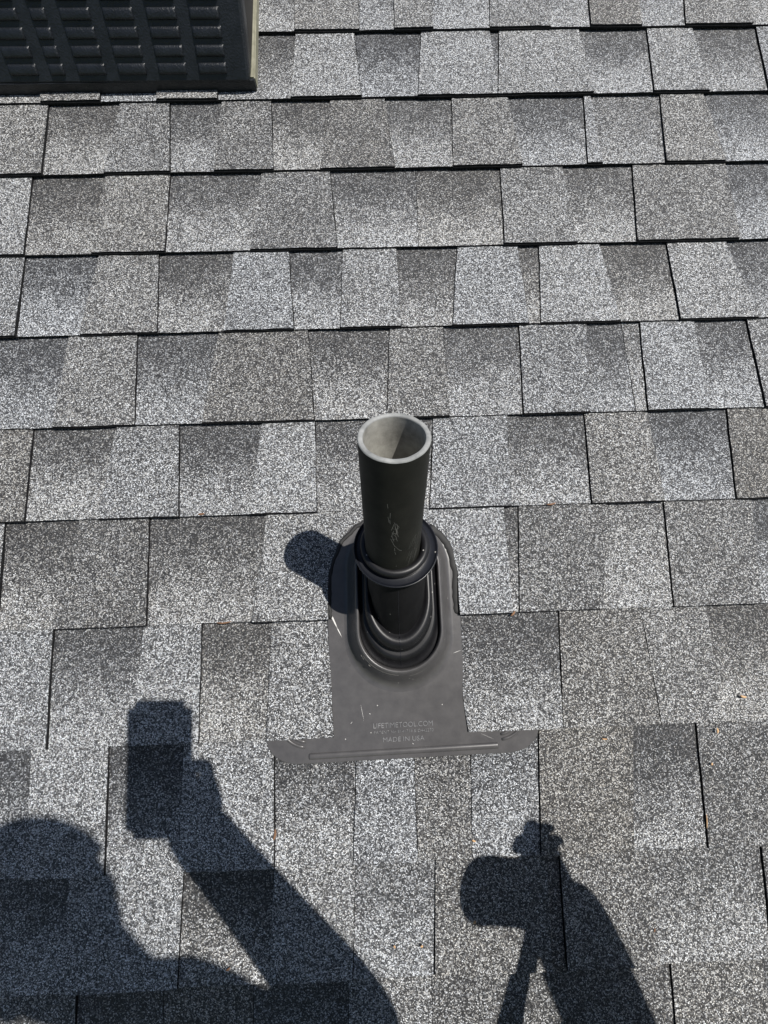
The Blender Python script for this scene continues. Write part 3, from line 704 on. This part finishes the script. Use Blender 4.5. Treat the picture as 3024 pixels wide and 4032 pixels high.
# head: sculpted skull with nose, brow, ears, looking at the phone
fwd = (CW(0, -60, 0) - HEAD).normalized(); upv = (HEAD - NECK).normalized()
side = fwd.cross(upv).normalized(); upv = side.cross(fwd).normalized()
HM = Matrix((side, fwd, upv)).transposed().to_4x4(); HM.translation = HEAD
def head_obj(name, bm, mat, smooth=True):
    o = mesh_obj(name, bm, mat, None, smooth=smooth); o.data.transform(HM); return adopt(o)
bm = bmesh.new(); bmesh.ops.create_uvsphere(bm, u_segments=40, v_segments=28, radius=1.0)
for x in bm.verts:
    c = x.co.copy()
    z = c.z; wd = 0.076 if z > -0.1 else 0.076 - 0.026 * min(1, (-z - 0.1) / 0.8)
    y = c.y * (0.098 if z > -0.2 else 0.098 - 0.02 * (-z - 0.2))
    if c.y > 0.5:
        y += 0.022 * math.exp(-(c.x / 0.14) ** 2 - ((z + 0.22) / 0.16) ** 2)          # nose
        y += 0.006 * math.exp(-((z - 0.16) / 0.09) ** 2)                                # brow
        y -= 0.008 * math.exp(-((abs(c.x) - 0.38) / 0.14) ** 2 - ((z - 0.02) / 0.1) ** 2)  # eye sockets
        y += 0.005 * math.exp(-(c.x / 0.3) ** 2 - ((z + 0.52) / 0.07) ** 2)             # lips
        y += 0.008 * math.exp(-(c.x / 0.3) ** 2 - ((z + 0.85) / 0.12) ** 2)             # chin
    x.co = Vector((c.x * wd, y, z * 0.118))
head_obj('head', bm, M['skin'])
for sx in (-1, 1):
    bm = bmesh.new(); bmesh.ops.create_uvsphere(bm, u_segments=14, v_segments=10, radius=0.03)
    for x in bm.verts: x.co = Vector((x.co.x * 0.3 + sx * 0.079, x.co.y * 0.65 - 0.008, x.co.z - 0.008))
    head_obj('ear', bm, M['skin'])
    bm = bmesh.new(); bmesh.ops.create_uvsphere(bm, u_segments=12, v_segments=8, radius=0.012)
    for x in bm.verts: x.co += Vector((sx * 0.029, 0.078, 0.002))
    head_obj('eye', bm, M['eye'])
bm = bmesh.new(); bmesh.ops.create_uvsphere(bm, u_segments=32, v_segments=20, radius=1.0)
for x in bm.verts: x.co = Vector((x.co.x * 0.081, x.co.y * 0.101 - 0.008, x.co.z * 0.112 + 0.004))
bmesh.ops.delete(bm, geom=[x for x in bm.verts if x.co.y > 0.03 and x.co.z < 0.05 or x.co.z < -0.05], context='VERTS')
head_obj('hair', bm, M['hair'])
bm = bmesh.new(); bmesh.ops.create_uvsphere(bm, u_segments=32, v_segments=24, radius=1.0)     # knitted cap pulled down to the ears
bmesh.ops.delete(bm, geom=[x for x in bm.verts if x.co.z < 0.02 - 0.3 * (x.co.y < 0)], context='VERTS')
for x in bm.verts: x.co = Vector((x.co.x * 0.098, x.co.y * 0.114 - 0.004, x.co.z * 0.124 + 0.02))
head_obj('knitted_cap', bm, M['cap'])

# hands
def hand(wrist, palm, fingers, mat, pr=0.026):
    pts = [wrist, wrist.lerp(palm, 0.55), palm]; ed = [(0, 1), (1, 2)]; rad = [(0.034, 0.030), (0.038, 0.024), (0.038, 0.020)]
    for f in fingers:
        prev = 2
        for j, p in enumerate(f):
            pts.append(p); rad.append([0.0105, 0.0095, 0.009, 0.0078][min(j, 3)]); ed.append((prev, len(pts) - 1)); prev = len(pts) - 1
    return adopt(skin_mesh('hand', pts, ed, rad, mat))
hand(LWR, CW(44, -112, 26), [
    [CW(34, -82, 30), CW(16, -70, 24), CW(0, -66, 18)],                                            # thumb over the screen
    [CW(36, -78, 8), CW(30, -74, -8), CW(2, -78, -12), CW(-22, -80, -11)],
    [CW(40, -98, 8), CW(34, -96, -9), CW(2, -100, -13), CW(-34, -102, -11)],
    [CW(41, -118, 8), CW(34, -118, -9), CW(0, -122, -13), CW(-40, -124, -10)],
    [CW(40, -138, 10), CW(32, -140, -7), CW(4, -145, -11), CW(-28, -148, -9)]], M['skin'])
hd = (RW(367, -216, 424) - RWR).normalized()
P0 = RW(364, -222, 426)
hand(RWR, P0, [                                              # closed over the top of the added mallet head
    [RW(340, -222, 438), RW(328, -238, 430), RW(322, -252, 422)],
    [RW(350, -196, 424), RW(346, -184, 418), RW(336, -186, 408), RW(326, -202, 402)],
    [RW(361, -186, 420), RW(357, -170, 414), RW(347, -172, 402), RW(337, -192, 394)],
    [RW(371, -188, 418), RW(367, -174, 410), RW(357, -177, 398), RW(347, -196, 390)],
    [RW(380, -198, 418), RW(377, -188, 410), RW(368, -191, 398), RW(358, -208, 392)]], M['skin'])

# phone (the camera looks out of its lens)
phone = link('mobile_phone', None, None, mw.translation); phone.matrix_world = mw
tag(phone, 'black mobile phone held upright in one hand, casting the rectangular shadow at left', 'phone')
def rbox(name, cx_, cy_, cz_, sx, sy, sz, rad, mat, parent):
    bm = bmesh.new(); bmesh.ops.create_cube(bm, size=1.0)
    for x in bm.verts: x.co = Vector((cx_ + x.co.x * sx, cy_ + x.co.y * sy, cz_ + x.co.z * sz)) / 1000
    ver = [e for e in bm.edges if abs(e.verts[0].co.z - e.verts[1].co.z) > 1e-5]
    bmesh.ops.bevel(bm, geom=ver, offset=rad / 1000, segments=5, affect='EDGES')
    return mesh_obj(name, bm, mat, parent)
rbox('case', -25, -70, 7.5, 82, 172, 9, 10, M['phone'], phone)
rbox('screen', -25, -70, 12.3, 74, 160, 0.8, 7, M['glass'], phone)
rbox('lens_ring', 0, 0, 2.0, 16, 16, 1.6, 7, M['glass'], phone)

# unseen mallet, added in the other hand to shape the lower-right shadow
mal = link('shadow_mallet', None, None, RW(297, -246, 398))
tag(mal, 'added black rubber mallet, out of view, shaped to cast the blunt shadow at right', 'added mallet')
def lathe(name, a, c, prof_, mat):
    a, c = Vector(a), Vector(c); t = (c - a); L_ = t.length; q = t.to_track_quat('Z', 'Y').to_matrix().to_4x4()
    bm = bmesh.new(); rings = []
    for (f, r_) in prof_:
        rings.append([bm.verts.new(Vector((r_ * math.cos(2 * math.pi * i / 28) / 1000, r_ * math.sin(2 * math.pi * i / 28) / 1000, f * L_))) for i in range(28)])
    for x, y in zip(rings, rings[1:]):
        for i in range(28): bm.faces.new((x[i], x[(i + 1) % 28], y[(i + 1) % 28], y[i]))
    bm.faces.new(rings[0]); bm.faces.new(rings[-1])
    o = mesh_obj(name, bm, mat, mal, smooth=False); q.translation = a - mal.location; o.data.transform(q); return o
lathe('shadow_mallet_head', RW(268, -246, 384), RW(352, -246, 415), [(0, 33), (0.04, 37), (0.12, 38), (0.3, 36.5), (0.7, 36.5), (0.88, 38), (0.96, 37), (1, 33)], M['rubber'])
lathe('handle', RW(344, -270, 394), RW(225, -464, 268), [(0, 11), (0.3, 11), (0.6, 13), (0.85, 16), (0.97, 16), (1, 13)], M['wood'])
